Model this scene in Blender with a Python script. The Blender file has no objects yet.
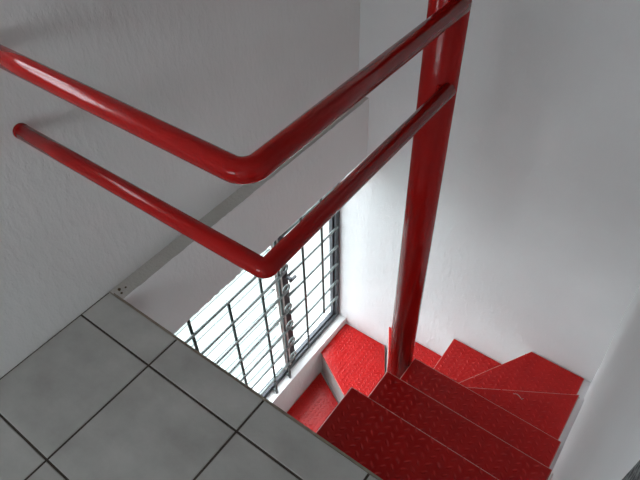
import bpy, bmesh, math, random
from mathutils import Vector, Matrix
random.seed(7)
S = 0.33                      # one floor tile in metres; the layout below is written in tiles
COL = bpy.context.scene.collection
TOP = 7.6                     # ceiling height in tiles
LOW = -8.55                   # lower floor
YB, XR = 4.215, 4.165         # back wall, right wall
XW = -0.139                   # face of the lower left wall
XO = -0.62                    # outside face of the left wall

# ------------------------------------------------------------------ materials
def nodes(name):
    m = bpy.data.materials.new(name); m.use_nodes = True
    nt = m.node_tree
    return m, nt, nt.nodes['Principled BSDF']

def N(nt, kind, **kw):
    n = nt.nodes.new(kind)
    for k, v in kw.items():
        if k.startswith('i_'):
            n.inputs[k[2:].replace('_', ' ')].default_value = v
        else:
            setattr(n, k, v)
    return n

def math_(nt, op, a, b=None, c=None):
    n = nt.nodes.new('ShaderNodeMath'); n.operation = op
    for i, v in enumerate((a, b, c)):
        if v is None: continue
        if isinstance(v, (int, float)): n.inputs[i].default_value = v
        else: nt.links.new(v, n.inputs[i])
    return n.outputs[0]

def coords(nt):
    return N(nt, 'ShaderNodeTexCoord').outputs['Object']

def noise(nt, vec, scale, detail=4, rough=.55, stretch=None):
    if stretch:
        mp = N(nt, 'ShaderNodeMapping'); mp.inputs['Scale'].default_value = stretch
        nt.links.new(vec, mp.inputs['Vector']); vec = mp.outputs[0]
    n = N(nt, 'ShaderNodeTexNoise', i_Scale=scale, i_Detail=detail, i_Roughness=rough)
    nt.links.new(vec, n.inputs['Vector'])
    return n.outputs['Fac']

def ramp(nt, fac, stops):
    r = N(nt, 'ShaderNodeValToRGB')
    el = r.color_ramp.elements
    el[0].position, el[0].color = stops[0][0], (*stops[0][1], 1)
    el[1].position, el[1].color = stops[-1][0], (*stops[-1][1], 1)
    for p, c in stops[1:-1]:
        e = el.new(p); e.color = (*c, 1)
    nt.links.new(fac, r.inputs[0])
    return r.outputs[0]

def bump(nt, h, bsdf, dist, strength=1.0, normal=None):
    b = N(nt, 'ShaderNodeBump'); b.inputs['Distance'].default_value = dist
    b.inputs['Strength'].default_value = strength
    nt.links.new(h, b.inputs['Height'])
    if normal is not None: nt.links.new(normal, b.inputs['Normal'])
    nt.links.new(b.outputs[0], bsdf.inputs['Normal'])
    return b.outputs[0]

def plaster(name, base, var=.03, rough=.75, bdist=.008):
    m, nt, p = nodes(name)
    v = coords(nt)
    a = noise(nt, v, 2.2, 5)
    c0 = tuple(max(0, x - var) for x in base); c1 = tuple(min(1, x + var) for x in base)
    nt.links.new(ramp(nt, a, [(.3, c0), (.7, c1)]), p.inputs['Base Color'])
    p.inputs['Roughness'].default_value = rough
    p.inputs['Specular IOR Level'].default_value = .25
    h1 = noise(nt, v, 42, 4, .55, (1, 1, .5)); h2 = noise(nt, v, 150, 2)
    h = math_(nt, 'ADD', math_(nt, 'POWER', h1, 2.0), math_(nt, 'MULTIPLY', h2, .18))
    bump(nt, h, p, bdist)
    return m

M = {}
M['wall'] = plaster('white_plaster', (.765, .75, .735), .03, .75, .0028)
M['wall_rough'] = plaster('trowelled_white_plaster', (.745, .74, .735), .03, .75, .0042)
M['wall_smooth'] = plaster('smooth_white_plaster', (.87, .875, .88), .02, .7, .0015)
M['ledge'] = plaster('bare_grey_plaster', (.47, .44, .405), .08, .9, .006)
M['riser'] = plaster('grey_riser_paint', (.46, .44, .42), .04, .7, .002)
M['ceiling'] = plaster('ceiling_paint', (.75, .75, .75), .02, .8, .001)

def red_paint(name, col, worn=False):
    m, nt, p = nodes(name)
    v = coords(nt)
    a = noise(nt, v, 9, 4)
    nt.links.new(ramp(nt, a, [(.3, tuple(c * .86 for c in col)), (.7, col)]), p.inputs['Base Color'])
    p.inputs['Roughness'].default_value = .13
    p.inputs['Specular IOR Level'].default_value = .24
    h = math_(nt, 'ADD', noise(nt, v, 45, 2), math_(nt, 'MULTIPLY', noise(nt, v, 160, 2), .25))
    bump(nt, h, p, .0006)
    return m
M['red_pipe'] = red_paint('glossy_red_enamel', (.33, .006, .005))

def checker_plate():
    m, nt, p = nodes('red_checker_plate')
    v = coords(nt)
    g = noise(nt, v, 14, 4)
    nt.links.new(ramp(nt, g, [(.3, (.45, .0065, .0055)), (.7, (.54, .009, .0075))]), p.inputs['Base Color'])
    p.inputs['Roughness'].default_value = .24
    p.inputs['Specular IOR Level'].default_value = .28
    bump(nt, noise(nt, v, 120, 2), p, .0004)
    return m
M['plate'] = checker_plate()

def simple(name, col, rough=.5, metal=0, var=.15, sc=30, spec=.5):
    m, nt, p = nodes(name)
    a = noise(nt, coords(nt), sc, 4)
    nt.links.new(ramp(nt, a, [(.3, tuple(c * (1 - var) for c in col)), (.7, tuple(min(1, c * (1 + var)) for c in col))]), p.inputs['Base Color'])
    p.inputs['Roughness'].default_value = rough; p.inputs['Metallic'].default_value = metal
    p.inputs['Specular IOR Level'].default_value = spec
    return m
M['worn'] = simple('worn_red_edge', (.60, .17, .14), .35, 0, .25, 40)
M['lug'] = simple('highlight_red_lug', (.60, .016, .013), .2, 0, .1, 40, .42)  # paler red: window glints painted into the colour of the lug tops
M['grout'] = simple('dark_grout', (.045, .032, .024), .9)
M['edge'] = simple('tan_tile_edge', (.20, .16, .12), .6)
M['bar_dark'] = simple('dark_green_bar_paint', (.035, .045, .042), .4, .0)
M['bar'] = simple('grey_green_bar_paint', (.24, .27, .262), .35, .0)
M['frame'] = simple('dark_window_frame', (.055, .058, .066), .35, .3)
M['strip'] = simple('black_steel_strip', (.022, .023, .026), .7, 0)
M['mullion'] = simple('weathered_grey_wood', (.56, .55, .52), .8, 0, .4, 22)
M['crumb'] = simple('brown_crumb', (.10, .065, .035), .9)
M['thread'] = simple('pale_thread', (.52, .33, .30), .7)
M['cloth'] = None

def tile_mat():
    m, nt, p = nodes('grey_floor_tile')
    v = coords(nt)
    a = noise(nt, v, 6, 6, .62); b = noise(nt, v, 2.5, 5, .6, (1, 3.2, 1))
    f = math_(nt, 'ADD', math_(nt, 'MULTIPLY', a, .6), math_(nt, 'MULTIPLY', b, .4))
    nt.links.new(ramp(nt, f, [(.36, (.315, .302, .282)), (.5, (.375, .362, .340)), (.64, (.435, .422, .398))]), p.inputs['Base Color'])
    p.inputs['Roughness'].default_value = .42
    p.inputs['Specular IOR Level'].default_value = .4
    bump(nt, noise(nt, v, 40, 3), p, .0006)
    return m
M['tile'] = tile_mat()

def cloth_mat():
    m, nt, p = nodes('dark_grey_speckled_cloth')
    v = coords(nt)
    vo = N(nt, 'ShaderNodeTexVoronoi', i_Scale=170.0); nt.links.new(v, vo.inputs['Vector'])
    a = noise(nt, v, 90, 3, .7)
    f = math_(nt, 'MULTIPLY', math_(nt, 'ADD', a, vo.outputs['Distance']), .75)
    nt.links.new(ramp(nt, f, [(.4, (.022, .024, .025)), (.62, (.055, .058, .06)), (.9, (.19, .20, .20))]), p.inputs['Base Color'])
    p.inputs['Roughness'].default_value = .95
    bump(nt, a, p, .004)
    return m
M['cloth'] = cloth_mat()

def glass(name, tint, g=.10):
    m = bpy.data.materials.new(name); m.use_nodes = True; nt = m.node_tree
    nt.nodes.remove(nt.nodes['Principled BSDF']); out = nt.nodes['Material Output']
    t = N(nt, 'ShaderNodeBsdfTransparent'); t.inputs[0].default_value = (*tint, 1)
    gl = N(nt, 'ShaderNodeBsdfGlossy'); gl.inputs['Roughness'].default_value = .08
    mx = N(nt, 'ShaderNodeMixShader'); mx.inputs[0].default_value = g
    nt.links.new(t.outputs[0], mx.inputs[1]); nt.links.new(gl.outputs[0], mx.inputs[2])
    nt.links.new(mx.outputs[0], out.inputs[0])
    return m
M['glass'] = glass('tinted_window_glass', (.80, .82, .82), .06)  # tint added to cut the daylight through the right pane
M['clear'] = glass('clear_window_glass', (.96, .98, .98), .06)
M['slat'] = glass('pale_louvre_glass', (.855, .89, .89), .08)
M['slat_edge'] = simple('cut_glass_edge', (.05, .065, .06), .4)

# ------------------------------------------------------------------ builders (tile units in, metres out)
def link(name, bm, mats, parent=None, smooth=False):
    me = bpy.data.meshes.new(name)
    bmesh.ops.recalc_face_normals(bm, faces=bm.faces)
    for v in bm.verts: v.co *= S
    bm.to_mesh(me); bm.free()
    if smooth:
        me.polygons.foreach_set('use_smooth', [True] * len(me.polygons))
    for m in (mats if isinstance(mats, (list, tuple)) else [mats]):
        me.materials.append(m)
    o = bpy.data.objects.new(name, me); COL.objects.link(o)
    if parent:
        o.parent = parent
        o.matrix_parent_inverse = Matrix.Identity(4)
        o.location = -Vector(parent['base']) if 'base' in parent else (0, 0, 0)
    return o

def structure(o):
    o['kind'] = 'structure'; return o

def thing(name, loc, label, cat, group=None):
    o = bpy.data.objects.new(name, None); COL.objects.link(o)
    o.empty_display_size = .1
    o.location = Vector(loc) * S
    o['label'] = label; o['category'] = cat
    if group: o['group'] = group
    return o

def tag(o, label, cat, group=None):
    o['label'] = label; o['category'] = cat
    if group: o['group'] = group
    return o

def rel(o, parent):
    """parent o to a thing while its mesh stays in world coordinates"""
    o.parent = parent
    t = Vector((0, 0, 0)); q = parent
    while q: t += q.location; q = q.parent
    o.location = -t
    return o

def box(bm, x0, x1, y0, y1, z0, z1, mi=0):
    vs = [bm.verts.new((x, y, z)) for z in (z0, z1) for y in (y0, y1) for x in (x0, x1)]
    fs = [bm.faces.new([vs[i] for i in q]) for q in ((0, 2, 3, 1), (4, 5, 7, 6), (0, 1, 5, 4), (2, 6, 7, 3), (0, 4, 6, 2), (1, 3, 7, 5))]
    for f in fs: f.material_index = mi
    return vs

def boxes(*bs):
    bm = bmesh.new()
    for b in bs: box(bm, *b)
    return bm

def bevel(bm, w, seg=2):
    bmesh.ops.bevel(bm, geom=bm.edges[:], offset=w, segments=seg, affect='EDGES', clamp_overlap=True)
    return bm

def tube(bm, pts, r, seg=20, cap=True, closed=False):
    """sweep a circle along a polyline (parallel transport)"""
    pts = [Vector(p) for p in pts]; n = len(pts)
    rs = r if isinstance(r, (list, tuple)) else [r] * n
    tan = []
    for i in range(n):
        if closed: t = pts[(i + 1) % n] - pts[i - 1]
        else: t = pts[min(i + 1, n - 1)] - pts[max(i - 1, 0)]
        tan.append(t.normalized())
    up = Vector((0, 0, 1)) if abs(tan[0].z) < .9 else Vector((1, 0, 0))
    nrm = (up - tan[0] * up.dot(tan[0])).normalized()
    rings = []
    for i in range(n):
        nrm = (nrm - tan[i] * nrm.dot(tan[i])).normalized()
        b = tan[i].cross(nrm)
        rings.append([bm.verts.new(pts[i] + (nrm * math.cos(2 * math.pi * k / seg) + b * math.sin(2 * math.pi * k / seg)) * rs[i]) for k in range(seg)])
    for i in range(n if closed else n - 1):
        A, B = rings[i], rings[(i + 1) % n]
        for k in range(seg):
            f = bm.faces.new((A[k], A[(k + 1) % seg], B[(k + 1) % seg], B[k])); f.smooth = True
    if cap and not closed:
        bm.faces.new(rings[0][::-1]); bm.faces.new(rings[-1])
    return bm

def prism(bm, poly, z0, z1, mi=0):
    lo = [bm.verts.new((x, y, z0)) for x, y in poly]; hi = [bm.verts.new((x, y, z1)) for x, y in poly]
    n = len(poly)
    bm.faces.new(lo[::-1]).material_index = mi; bm.faces.new(hi).material_index = mi
    for i in range(n):
        bm.faces.new((lo[i], lo[(i + 1) % n], hi[(i + 1) % n], hi[i])).material_index = mi

def arc_corner(p0, c, p1, r, n=10):
    """polyline p0 - rounded c - p1"""
    p0, c, p1 = Vector(p0), Vector(c), Vector(p1)
    a, b = (p0 - c).normalized(), (p1 - c).normalized()
    out = [p0]
    ctr = c + (a + b) * r
    s = c + a * r
    for i in range(n + 1):
        t = math.pi / 2 * i / n
        out.append(ctr - b * r * math.cos(t) - a * r * math.sin(t))
    out.append(p1)
    return out

# ------------------------------------------------------------------ the room
W2 = (-1.5, -0.05, 2.86, 3.80)      # upper window in the left wall: y0, y1, z0, z1 (above the landing)
structure(link('wall_left', boxes(
    (XO, 0, -10, W2[0], -.5, TOP), (XO, 0, W2[0], W2[1], -.5, W2[2]), (XO, 0, W2[0], W2[1], W2[3], TOP), (XO, 0, W2[1], YB, 0, TOP),
    (XO, 0, W2[1], 0, -.5, 0),
    (XO, XW, -4, .05, LOW, -.5), (XO, XW, .05, YB, LOW, -5.12)), M['wall']))
# the beam over the window: rough top ledge and slightly ragged lower edge
bm = bmesh.new()
n = 90; rows = []
for i in range(n + 1):
    y = .012 + (YB - .012) * i / n
    j = random.uniform(-.007, .007); k = random.uniform(-.012, .012) * (1 if y < 2.2 else .25)
    xt = .178 + random.uniform(-.004, .004)
    rows.append([bm.verts.new(p) for p in ((0.0, y, -.002), (xt, y, -.004 + j * .3), (.186, y, -.02), (.186, y, -.5), (.178 + j * .4, y, -.985 + k), (.15, y, -1.005 + k), (XO, y, -1.0), (XO, y, -.002))])
for i in range(n):
    for q in range(8):
        f = bm.faces.new((rows[i][q], rows[i][(q + 1) % 8], rows[i + 1][(q + 1) % 8], rows[i + 1][q]))
        f.material_index = 1 if q == 0 else 0
bm.faces.new(rows[0]); bm.faces.new(rows[-1][::-1])
structure(link('trim_1', bm, [M['wall'], M['ledge']]))

structure(link('wall_back', boxes((XO, 4.6, YB, YB + .5, LOW, TOP)), M['wall_rough']))

# right wall: plaster that leans in a little towards the top
bm = bmesh.new()
prof = [(4.165, LOW), (4.165, -3.3), (4.150, -2.8), (4.118, -2.3), (4.090, -1.8), (4.076, -1.2), (4.072, -.4), (4.072, TOP), (4.6, TOP), (4.6, LOW)]
A = [bm.verts.new((x, -10, z)) for x, z in prof]; B = [bm.verts.new((x, YB, z)) for x, z in prof]
for i in range(len(prof)):
    f = bm.faces.new((A[i], A[(i + 1) % len(prof)], B[(i + 1) % len(prof)], B[i]))
    f.smooth = i in range(1, 7)
bm.faces.new(A[::-1]); bm.faces.new(B)
structure(link('wall_right', bm, M['wall_smooth']))
W3 = (.1, 3.9, 2.8, 4.85)           # unseen window added behind the camera to light landing and walls: x0, x1, z0, z1
YF = -7.0
structure(link('wall_front', boxes((XO, W3[0], YF - .5, YF, -.5, TOP), (W3[1], 4.6, YF - .5, YF, -.5, TOP), (W3[0], W3[1], YF - .5, YF, -.5, W3[2]), (W3[0], W3[1], YF - .5, YF, W3[3], TOP), (XO, 4.6, -4.3, -4, LOW, -.5)), M['wall']))
structure(link('ceiling', boxes((XO, 4.6, -10.5, YB + .5, TOP, TOP + .4)), M['ceiling']))
structure(link('floor_lower', boxes((XO, 4.6, -4.3, YB + .5, LOW - .3, LOW)), M['tile']))
# curb the treads run along, at the foot of the right wall
bm = bmesh.new()
pr = [(.03, -.70), (.83, -.70), (.83, -1.36), (1.53, -1.36), (1.53, -2.02), (2.26, -2.02), (2.26, -2.68), (3.42, -2.68), (3.42, -3.335), (YB, -3.335), (YB, LOW), (.03, LOW)]
A = [bm.verts.new((4.070, y, z)) for y, z in pr]; B = [bm.verts.new((4.165, y, z)) for y, z in pr]
for k in range(len(pr)): bm.faces.new((A[k], A[(k + 1) % len(pr)], B[(k + 1) % len(pr)], B[k]))
bmesh.ops.triangulate(bm, faces=[bm.faces.new(A[::-1]), bm.faces.new(B)])
structure(link('trim_2', bm, M['wall_smooth']))

# tiled landing
bm = bmesh.new()
ta, tb, gp = .319, .919, .0085
box(bm, 0, 4.08, -10, 0, -.48, -.006, 1)
xs = [.012, tb]
while xs[-1] < 4.05: xs.append(xs[-1] + 1)
xs[-1] = 4.066
ys = [0.004, -ta]
while ys[-1] > -9.9: ys.append(ys[-1] - 1)
tiles = bmesh.new()
for i in range(len(xs) - 1):
    for j in range(len(ys) - 1):
        t = bmesh.new()
        x0, x1 = xs[i] + (gp if i else 0), xs[i + 1] - gp
        y1, y0 = ys[j] - (gp if j else 0), max(ys[j + 1] + gp, -9.99)
        vs = box(t, x0, x1, y0, y1, -.03, random.uniform(-.001, .001))
        bmesh.ops.bevel(t, geom=[e for e in t.edges if min(v.co.z for v in e.verts) > -.01], offset=.006, segments=1, affect='EDGES')
        me = bpy.data.meshes.new('t'); t.to_mesh(me); t.free(); bm.from_mesh(me); bpy.data.meshes.remove(me)
structure(link('floor', bm, [M['tile'], M['grout']]))
structure(link('trim_3', boxes((0.0, 4.07, .005, .026, -.05, -.003)), M['edge']))

# ------------------------------------------------------------------ windows
def quad_frame(bm, x0, x1, y0, y1, z0, z1, w):
    box(bm, x0, x1, y0, y1, z0, z0 + w); box(bm, x0, x1, y0, y1, z1 - w, z1)
    box(bm, x0, x1, y0, y0 + w, z0 + w, z1 - w); box(bm, x0, x1, y1 - w, y1, z0 + w, z1 - w)

WY0, WY1, WZ0, WZ1 = .05, YB, -5.12, -1.0
win = bpy.data.objects.new('window_1', None); COL.objects.link(win); win['kind'] = 'structure'
win.location = Vector((-.37, 2.1, WZ0)) * S
bm = bmesh.new()
quad_frame(bm, -.42, -.30, WY0, WY1, WZ0, WZ1, .11)
quad_frame(bm, -.41, -.345, 2.80, WY1 - .10, WZ0 + .10, WZ1 - .10, .055)
rel(link('window_frame', bm, M['frame']), win)
mu = rel(link('mullion', boxes((-.43, -.315, 2.535, 2.69, WZ0 + .09, WZ1 - .09)), M['mullion']), win)
mu['label'] = 'weathered pale grey upright in the middle of the window'
rel(link('mullion_strip', boxes((-.43, -.315, 2.69, 2.80, WZ0 + .09, WZ1 - .09)), M['strip']), win)
rel(link('pane', boxes((-.40, -.39, 2.85, WY1 - .15, WZ0 + .15, WZ1 - .15)), M['glass']), win)
k = 0; z = WZ0 + .16
while z < WZ1 - .3:
    bm = bmesh.new(); vs = box(bm, -.413, -.388, WY0 + .1, 2.555, z, z + .46)
    for f in bm.faces:
        if abs(f.normal.z) > .9 or abs(f.calc_center_median().z - z) < 1e-4 or abs(f.calc_center_median().z - z - .46) < 1e-4: f.material_index = 1
    bmesh.ops.rotate(bm, verts=bm.verts[:], cent=(-.40, 0, z + .23), matrix=Matrix.Rotation(math.radians(-14), 3, 'Y'))
    rel(link('louvre_slat', bm, [M['slat'], M['slat_edge']]), win)
    z += .45
w3 = bpy.data.objects.new('added_window', None); COL.objects.link(w3); w3['kind'] = 'structure'
w3.location = Vector((2.05, YF - .2, W3[2])) * S
bm = bmesh.new()
for x0, x1 in ((W3[0], W3[0] + .12), (2.0, 2.1), (W3[1] - .12, W3[1])): box(bm, x0, x1, YF - .3, YF - .2, W3[2], W3[3])
for z0, z1 in ((W3[2], W3[2] + .12), (W3[3] - .12, W3[3])): box(bm, W3[0] + .12, W3[1] - .12, YF - .29, YF - .21, z0, z1)
rel(link('window_frame', bm, M['frame']), w3)
for x0, x1 in ((W3[0] + .12, 2.0), (2.1, W3[1] - .12)):
    rel(link('pane', boxes((x0, x1, YF - .255, YF - .245, W3[2] + .12, W3[3] - .12)), M['clear']), w3)
w2 = bpy.data.objects.new('window_2', None); COL.objects.link(w2); w2['kind'] = 'structure'
w2.location = Vector((-.35, -1, W2[2])) * S
bm = bmesh.new(); quad_frame(bm, -.40, -.30, *W2, .07); box(bm, -.38, -.32, -.47, -.42, W2[2] + .07, W2[3] - .07)
rel(link('window_frame', bm, M['frame']), w2)
rel(link('pane', boxes((-.355, -.345, W2[0] + .07, W2[1] - .07, W2[2] + .07, W2[3] - .07)), M['clear']), w2)

# ------------------------------------------------------------------ window bars
gl = thing('window_grille', (-.2, 1.6, WZ0), 'left panel of grey-green metal window bars with curled ends standing on the white sill', 'window bars')
BX = -.2
def bar(name, p, q, r, parent, mat='bar'): 
    return rel(link(name, tube(bmesh.new(), [p, q], r, 10), M[mat]), parent)
LZ = [-1.82, -2.28, -2.74, -3.215, -3.67, -4.15, -4.60]
for y, z0, z1 in ((.20, WZ0, -1.15), (.835, WZ0, -1.30), (1.49, WZ0, -1.82), (2.12, WZ0, -1.30), (2.50, WZ0, -1.30)):
    bm = bmesh.new(); tube(bm, [(BX, y, z0), (BX, y, z1)], .023, 12)
    tube(bm, [(BX, y, z0 + .10), (-.30, y, z0 + .06)], .016, 10)      # foot strut to the frame
    tube(bm, [(BX, y, z0 + .02), (-.30, y, z0 + .06)], .016, 10)
    rel(link('vertical_bar', bm, M['bar_dark']), gl)
for z in LZ:
    pts = [(BX + .02, .06, z), (BX + .02, 2.62, z)]
    for i in range(15):                                                # the curled end by the mullion
        t = i / 14 * math.radians(330)
        pts.append((BX + .02 - .004 * i / 14, 2.62 + .068 * math.sin(t), z + .068 - .068 * math.cos(t)))
    rel(link('horizontal_bar', tube(bmesh.new(), pts, [.0235] * 2 + [.019] * 15, 12), M['bar']), gl)

RX = -.27
gr = thing('window_grille', (RX, 3.4, WZ0), 'right panel of grey-green metal window bars fixed across the frame beside the back wall', 'window bars')
RZ = [-1.22, -1.68, -2.14, -2.60, -3.06, -3.52, -3.985, -4.455]
for y, z0 in ((3.155, -4.98), (3.655, -4.455)):
    bar('vertical_bar', (RX + .012, y, z0), (RX + .012, y, -1.10), .021, gr, 'bar_dark')
for z in RZ:
    bar('horizontal_bar', (RX - .012, 2.75, z), (RX - .012, 4.13, z), .023, gr)
bm = boxes((-.30, -.20, 2.745, 2.79, -2.62, -2.58)); box(bm, -.225, -.19, 2.745, 2.89, -2.66, -2.62)
rel(link('latch', bm, M['frame']), gr)

# ------------------------------------------------------------------ staircase
PX, PY, PR = 2.068, 2.16, .147
stair = thing('staircase', (PX, PY, LOW), 'winding red checker-plate steel staircase turning down around a thick red post', 'staircase')
po = rel(link('center_post', tube(bmesh.new(), [(PX, PY, LOW), (PX, PY, TOP)], PR, 48), M['red_pipe']), stair)
po['label'] = 'thick glossy red round post in the middle of the winding steps'

XL = 2.214
def zt(i): return -.6555 - .661 * i
# polygon seen from above, then the nosing (front edge) endpoints
TREADS = [
 ([(XL, .030), (4.045, .030), (4.045, .834), (XL, .834)], (2, 3)),
 ([(XL, .795), (4.055, .795), (4.055, 1.537), (XL, 1.537)], (2, 3)),
 ([(XL, 1.50), (4.064, 1.50), (4.064, 2.264), (XL, 2.264)], (2, 3)),
 ([(XL, 2.225), (4.064, 2.225), (4.064, 3.426), (XL, 2.305)], (2, 3)),
 ([(XL, 2.262), (4.066, 3.390), (4.066, 4.203), (3.264, 4.203), (2.185, 2.330)], (3, 4)),
 ([(2.190, 2.290), (3.298, 4.203), (2.072, 4.203), (2.072, 2.318)], (2, 3)),
 ([(2.115, 2.318), (2.115, 4.203), (.830, 4.203), (1.960, 2.290)], (2, 3)),
 ([(1.965, 2.335), (.790, 4.203), (XW + .006, 4.203), (XW + .006, 3.352), (1.925, 2.205)], (3, 4)),
 ([(1.915, 2.245), (XW + .006, 3.318), (XW + .006, 2.205), (1.905, 2.190)], (2, 3)),
 ([(1.905, 2.235), (XW + .006, 2.245), (XW + .006, 1.45), (1.905, 1.45)], (2, 3)),
 ([(1.905, 1.49), (XW + .006, 1.49), (XW + .006, .72), (1.905, .72)], (2, 3)),
 ([(1.905, .76), (XW + .006, .76), (XW + .006, -.02), (1.905, -.02)], (2, 3)),
]
TH = .032
PITCH, LH = .077, .0085
def inside(poly, p, inset):
    n = len(poly); s0 = 0
    for k in range(n):
        a, b = Vector(poly[k]), Vector(poly[(k + 1) % n]); d = (b - a)
        if d.length < 1e-6: continue
        c = (d.x * (p[1] - a.y) - d.y * (p[0] - a.x)) / d.length
        if s0 == 0: s0 = 1 if AREA(poly) > 0 else -1
        if c * s0 < inset: return False
    return True
def AREA(p): return sum(p[k][0] * p[(k + 1) % len(p)][1] - p[(k + 1) % len(p)][0] * p[k][1] for k in range(len(p)))
def lozenges(bm, poly, z):
    '''raised tear-shaped lugs of checker plate, alternating in direction'''
    x0, x1 = min(p[0] for p in poly), max(p[0] for p in poly); y0, y1 = min(p[1] for p in poly), max(p[1] for p in poly)
    L, W = .041, .0165
    for a in range(int(x0 / PITCH) - 1, int(x1 / PITCH) + 2):
        for b in range(int(y0 / PITCH) - 1, int(y1 / PITCH) + 2):
            c = (a * PITCH, (b + .5 * (a % 2)) * PITCH * 1.04)
            if not inside(poly, c, .03): continue
            t = math.radians(45 if a % 2 else -45); ct, st = math.cos(t), math.sin(t)
            P = lambda u, w, h: bm.verts.new((c[0] + u * ct - w * st, c[1] + u * st + w * ct, z + h))
            rim = [P(L, 0, -.001), P(L * .5, W * .8, -.001), P(0, W, -.001), P(-L * .5, W * .8, -.001), P(-L, 0, -.001), P(-L * .5, -W * .8, -.001), P(0, -W, -.001), P(L * .5, -W * .8, -.001)]
            top = [P(L * .55, 0, LH * .8), P(L * .3, W * .35, LH), P(0, W * .42, LH), P(-L * .3, W * .35, LH), P(-L * .55, 0, LH * .8), P(-L * .3, -W * .35, LH), P(0, -W * .42, LH), P(L * .3, -W * .35, LH)]
            for k in range(8): bm.faces.new((rim[k], rim[(k + 1) % 8], top[(k + 1) % 8], top[k])).smooth = True
            f = bm.faces.new(top); f.smooth = True; f.material_index = 2
for i, (poly, (fa, fb)) in enumerate(TREADS):
    zk = zt(i)
    bm = bmesh.new(); prism(bm, poly, zk - TH, zk)
    # slim bevel round the plate, rubbed paler along the edge
    ed = [e for e in bm.edges if all(abs(v.co.z - zk) < 1e-5 for v in e.verts)]
    res = bmesh.ops.bevel(bm, geom=ed, offset=.009, segments=1, affect='EDGES')
    for f in res['faces']: f.material_index = 1
    lozenges(bm, poly, zk)
    tr = rel(link('tread', bm, [M['plate'], M['worn'], M['lug']]), stair)
    # riser under the nosing, down to the next plate
    a, b = Vector(poly[fa]), Vector(poly[fb])
    d = (b - a).normalized(); nrm = Vector((d.y, -d.x))
    cen = sum((Vector(p) for p in poly), Vector((0, 0))) / len(poly)
    if nrm.dot(cen - a) < 0: nrm = -nrm
    a2, b2 = a + nrm * .012, b + nrm * .012
    bm = bmesh.new()
    prism(bm, [tuple(a2), tuple(b2), tuple(b2 + nrm * .02), tuple(a2 + nrm * .02)], zt(i + 1) - TH if i < 11 else LOW, zk - TH)
    rs = rel(link('riser', bm, M['riser']), stair)
    rs.parent = tr; rs.location = (0, 0, 0)

# ------------------------------------------------------------------ railing
rail = thing('railing', (1.1, -.1, 1.8), 'glossy red two-pipe guard rail bent at the landing edge and welded to the post', 'railing')
RXC = PX + PR + .003
XEND = 2.203
def rail_tube(y, z, xb, r, rb, yend):
    pts = arc_corner((0.0, y, z), (xb, y, z), (xb, yend, z), rb, 14)
    for q in pts[3:]: q.x -= (xb - XEND) * max(0, (q.y - y)) / (yend - y)
    p = [pts[0], Vector((.5, y, z)), Vector((1.2, y, z))] + pts[1:]
    return tube(bmesh.new(), p, r, 32)
up = rel(link('top_rail', rail_tube(-.105, 2.510, 2.219, .065, .095, 2.06), M['red_pipe']), rail)
lo = rel(link('lower_rail', rail_tube(-.094, 1.872, 2.242, .0565, .030, 2.055), M['red_pipe']), rail)
for o, y, z, r in ((up, -.105, 2.510, .066), (lo, -.094, 1.872, .0565)):
    bm = tube(bmesh.new(), [(0, y, z), (.018, y, z), (.03, y, z)], [r * 1.03, r * 1.03, r * 1.005], 32)
    c = link('wall_collar', bm, M['red_pipe']); rel(c, rail); c.parent = o; c.location = (0, 0, 0)
for o, x, z, r in ((up, 2.200, 2.510, .066), (lo, 2.205, 1.872, .0565)):
    bm = bmesh.new()
    for s in range(7):                                                 # lumpy weld along the joint with the post
        t = -1 + 2 * s / 6
        q = bmesh.ops.create_icosphere(bm, subdivisions=2, radius=.013 + .007 * random.random())
        for v in q['verts']: v.co += Vector((2.150 - .010 * t, 1.988 + .02 * t, z + .012 + .012 * t))
    c = link('weld_bead', bm, M['red_pipe'], None, True); rel(c, rail); c.parent = o; c.location = (0, 0, 0)

# ------------------------------------------------------------------ small things
for i, (x, y, r) in enumerate(((.07, .075, .016), (.12, .06, .011), (.095, .13, .009))):
    bm = bmesh.new(); bmesh.ops.create_icosphere(bm, subdivisions=2, radius=r)
    for v in bm.verts: v.co *= random.uniform(.75, 1.15)
    for v in bm.verts: v.co += Vector((x, y, r * .75))
    tag(link('plaster_crumb', bm, M['crumb']), 'small brown plaster crumb on the bare ledge beside the corner of the landing', 'crumb', 'crumbs on the ledge')

bm = bmesh.new()
zD = zt(3) + .006
pts = [(3.365, 2.935, zD), (3.395, 2.955, zD), (3.425, 2.955, zD), (3.455, 2.94, zD), (3.485, 2.922, zD), (3.495, 2.945, zD)]
tube(bm, pts, .004, 8)
tag(link('thread', bm, M['thread']), 'short pale bent thread lying on the upper dark red winder tread', 'thread')

# dark cloth hung on the right wall, its edge just reaching into the lower right corner of the view
hc = thing('hanging_cloth', (4.0, -1.215, .6), 'dark grey speckled cloth on the right wall, just showing in the lower right corner', 'cloth')
bm = bmesh.new(); rings = []; nz, na = 26, 72
for i in range(nz + 1):
    t = i / nz; z = .55 + 3.35 * t
    hw = (.56 + .02 * math.sin(5 * t)) * (1 - max(0, (t - .72) / .28) ** 2.2 * .88)
    ht = .075 * (1 - max(0, (t - .72) / .28) ** 2 * .6)
    ring = []
    for k in range(na):
        a = 2 * math.pi * k / na
        fold = 1 + (.16 * math.sin(9 * a + 2 * t) + .07 * math.sin(17 * a - 3 * t)) * (1 - .6 * t)
        cx, cy = math.cos(a), math.sin(a)
        ring.append(bm.verts.new((3.972 + ht * fold * math.copysign(abs(cx) ** .8, cx) * .9, -1.215 + hw * math.copysign(abs(cy) ** .9, cy) * (1 + .02 * math.sin(11 * t + 3 * a)), z)))
    rings.append(ring)
for i in range(nz):
    for k in range(na): bm.faces.new((rings[i][k], rings[i][(k + 1) % na], rings[i + 1][(k + 1) % na], rings[i + 1][k]))
bm.faces.new(rings[0][::-1]); bm.faces.new(rings[-1])
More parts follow.
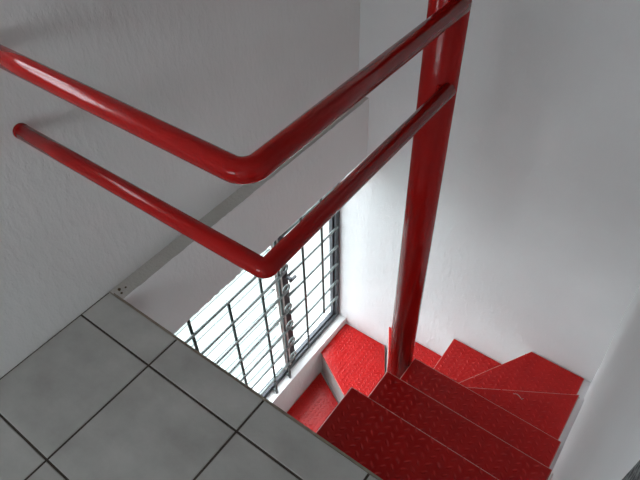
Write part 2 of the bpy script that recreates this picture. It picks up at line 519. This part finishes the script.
rel(link('fabric', bm, M['cloth'], None, True), hc)
bm = tube(bmesh.new(), [(4.071, -1.215, 3.98), (3.99, -1.215, 3.95), (3.96, -1.215, 3.93), (3.945, -1.215, 3.97), (3.94, -1.215, 4.02)], .015, 10)
rel(link('hook', bm, M['frame']), hc)

# ------------------------------------------------------------------ light, camera
w = bpy.data.worlds.new('World'); bpy.context.scene.world = w; w.use_nodes = True
wt = w.node_tree; bg = wt.nodes['Background']          # bright overcast sky above, duller ground below the horizon
tc = wt.nodes.new('ShaderNodeTexCoord'); sp = wt.nodes.new('ShaderNodeSeparateXYZ'); wt.links.new(tc.outputs['Generated'], sp.inputs[0])
wr = wt.nodes.new('ShaderNodeValToRGB'); mr = wt.nodes.new('ShaderNodeMapRange')
mr.inputs['From Min'].default_value = -.35; mr.inputs['From Max'].default_value = .12
wt.links.new(sp.outputs['Z'], mr.inputs['Value']); wt.links.new(mr.outputs[0], wr.inputs[0])
wr.color_ramp.elements[0].color = (.190, .203, .202, 1); wr.color_ramp.elements[1].color = (.88, .945, 1.0, 1)
wt.links.new(wr.outputs[0], bg.inputs[0]); bg.inputs[1].default_value = 4.4

def portal(name, cx, cy, cz, sy, sz):
    l = bpy.data.lights.new(name, 'AREA'); l.shape = 'RECTANGLE'; l.size = sz * S; l.size_y = sy * S
    l.cycles.is_portal = True
    o = bpy.data.objects.new(name, l); COL.objects.link(o); o.location = Vector((cx, cy, cz)) * S
    o.rotation_euler = (0, math.radians(-90), 0)       # -Z of the lamp looks into the room (+X)
    return o
portal('daylight_portal', XO - .02, (WY0 + WY1) / 2, (WZ0 + WZ1) / 2, WY1 - WY0, WZ1 - WZ0)
portal('daylight_portal', XO - .02, (W2[0] + W2[1]) / 2, (W2[2] + W2[3]) / 2, W2[1] - W2[0], W2[3] - W2[2])

o = portal('daylight_portal', (W3[0] + W3[1]) / 2, YF - .52, (W3[2] + W3[3]) / 2, W3[1] - W3[0], W3[3] - W3[2])
o.data.size, o.data.size_y = (W3[1] - W3[0]) * S, (W3[3] - W3[2]) * S; o.rotation_euler = (math.radians(90), 0, 0)

cam = bpy.data.cameras.new('camera'); co = bpy.data.objects.new('camera', cam); COL.objects.link(co)
R = [[0.8037100241479168, 0.5945573599561869, -0.02348920616122352], [0.4117515189623652, -0.5842275877668262, -0.6993845954296821], [-0.4295473009068269, 0.552430693765367, -0.7143594647441689]]
rt, dn, fw = (Vector(r) for r in R)
m = Matrix((rt, -dn, -fw)).transposed().to_4x4()
m.translation = Vector((3.7167205835461785, -1.506391836606871, 4.146721241538871)) * S
co.matrix_world = m
cam.sensor_width = 36; cam.lens = 572.0258742671872 / 640 * 36; cam.clip_start = .01
sc = bpy.context.scene; sc.camera = co
sc.view_settings.view_transform = 'Standard'; sc.view_settings.look = 'None'
sc.view_settings.gamma = 1; sc.view_settings.use_curve_mapping = False
sc.view_settings.exposure = 1.58
sc.cycles.max_bounces = 14; sc.cycles.diffuse_bounces = 10; sc.cycles.transparent_max_bounces = 16
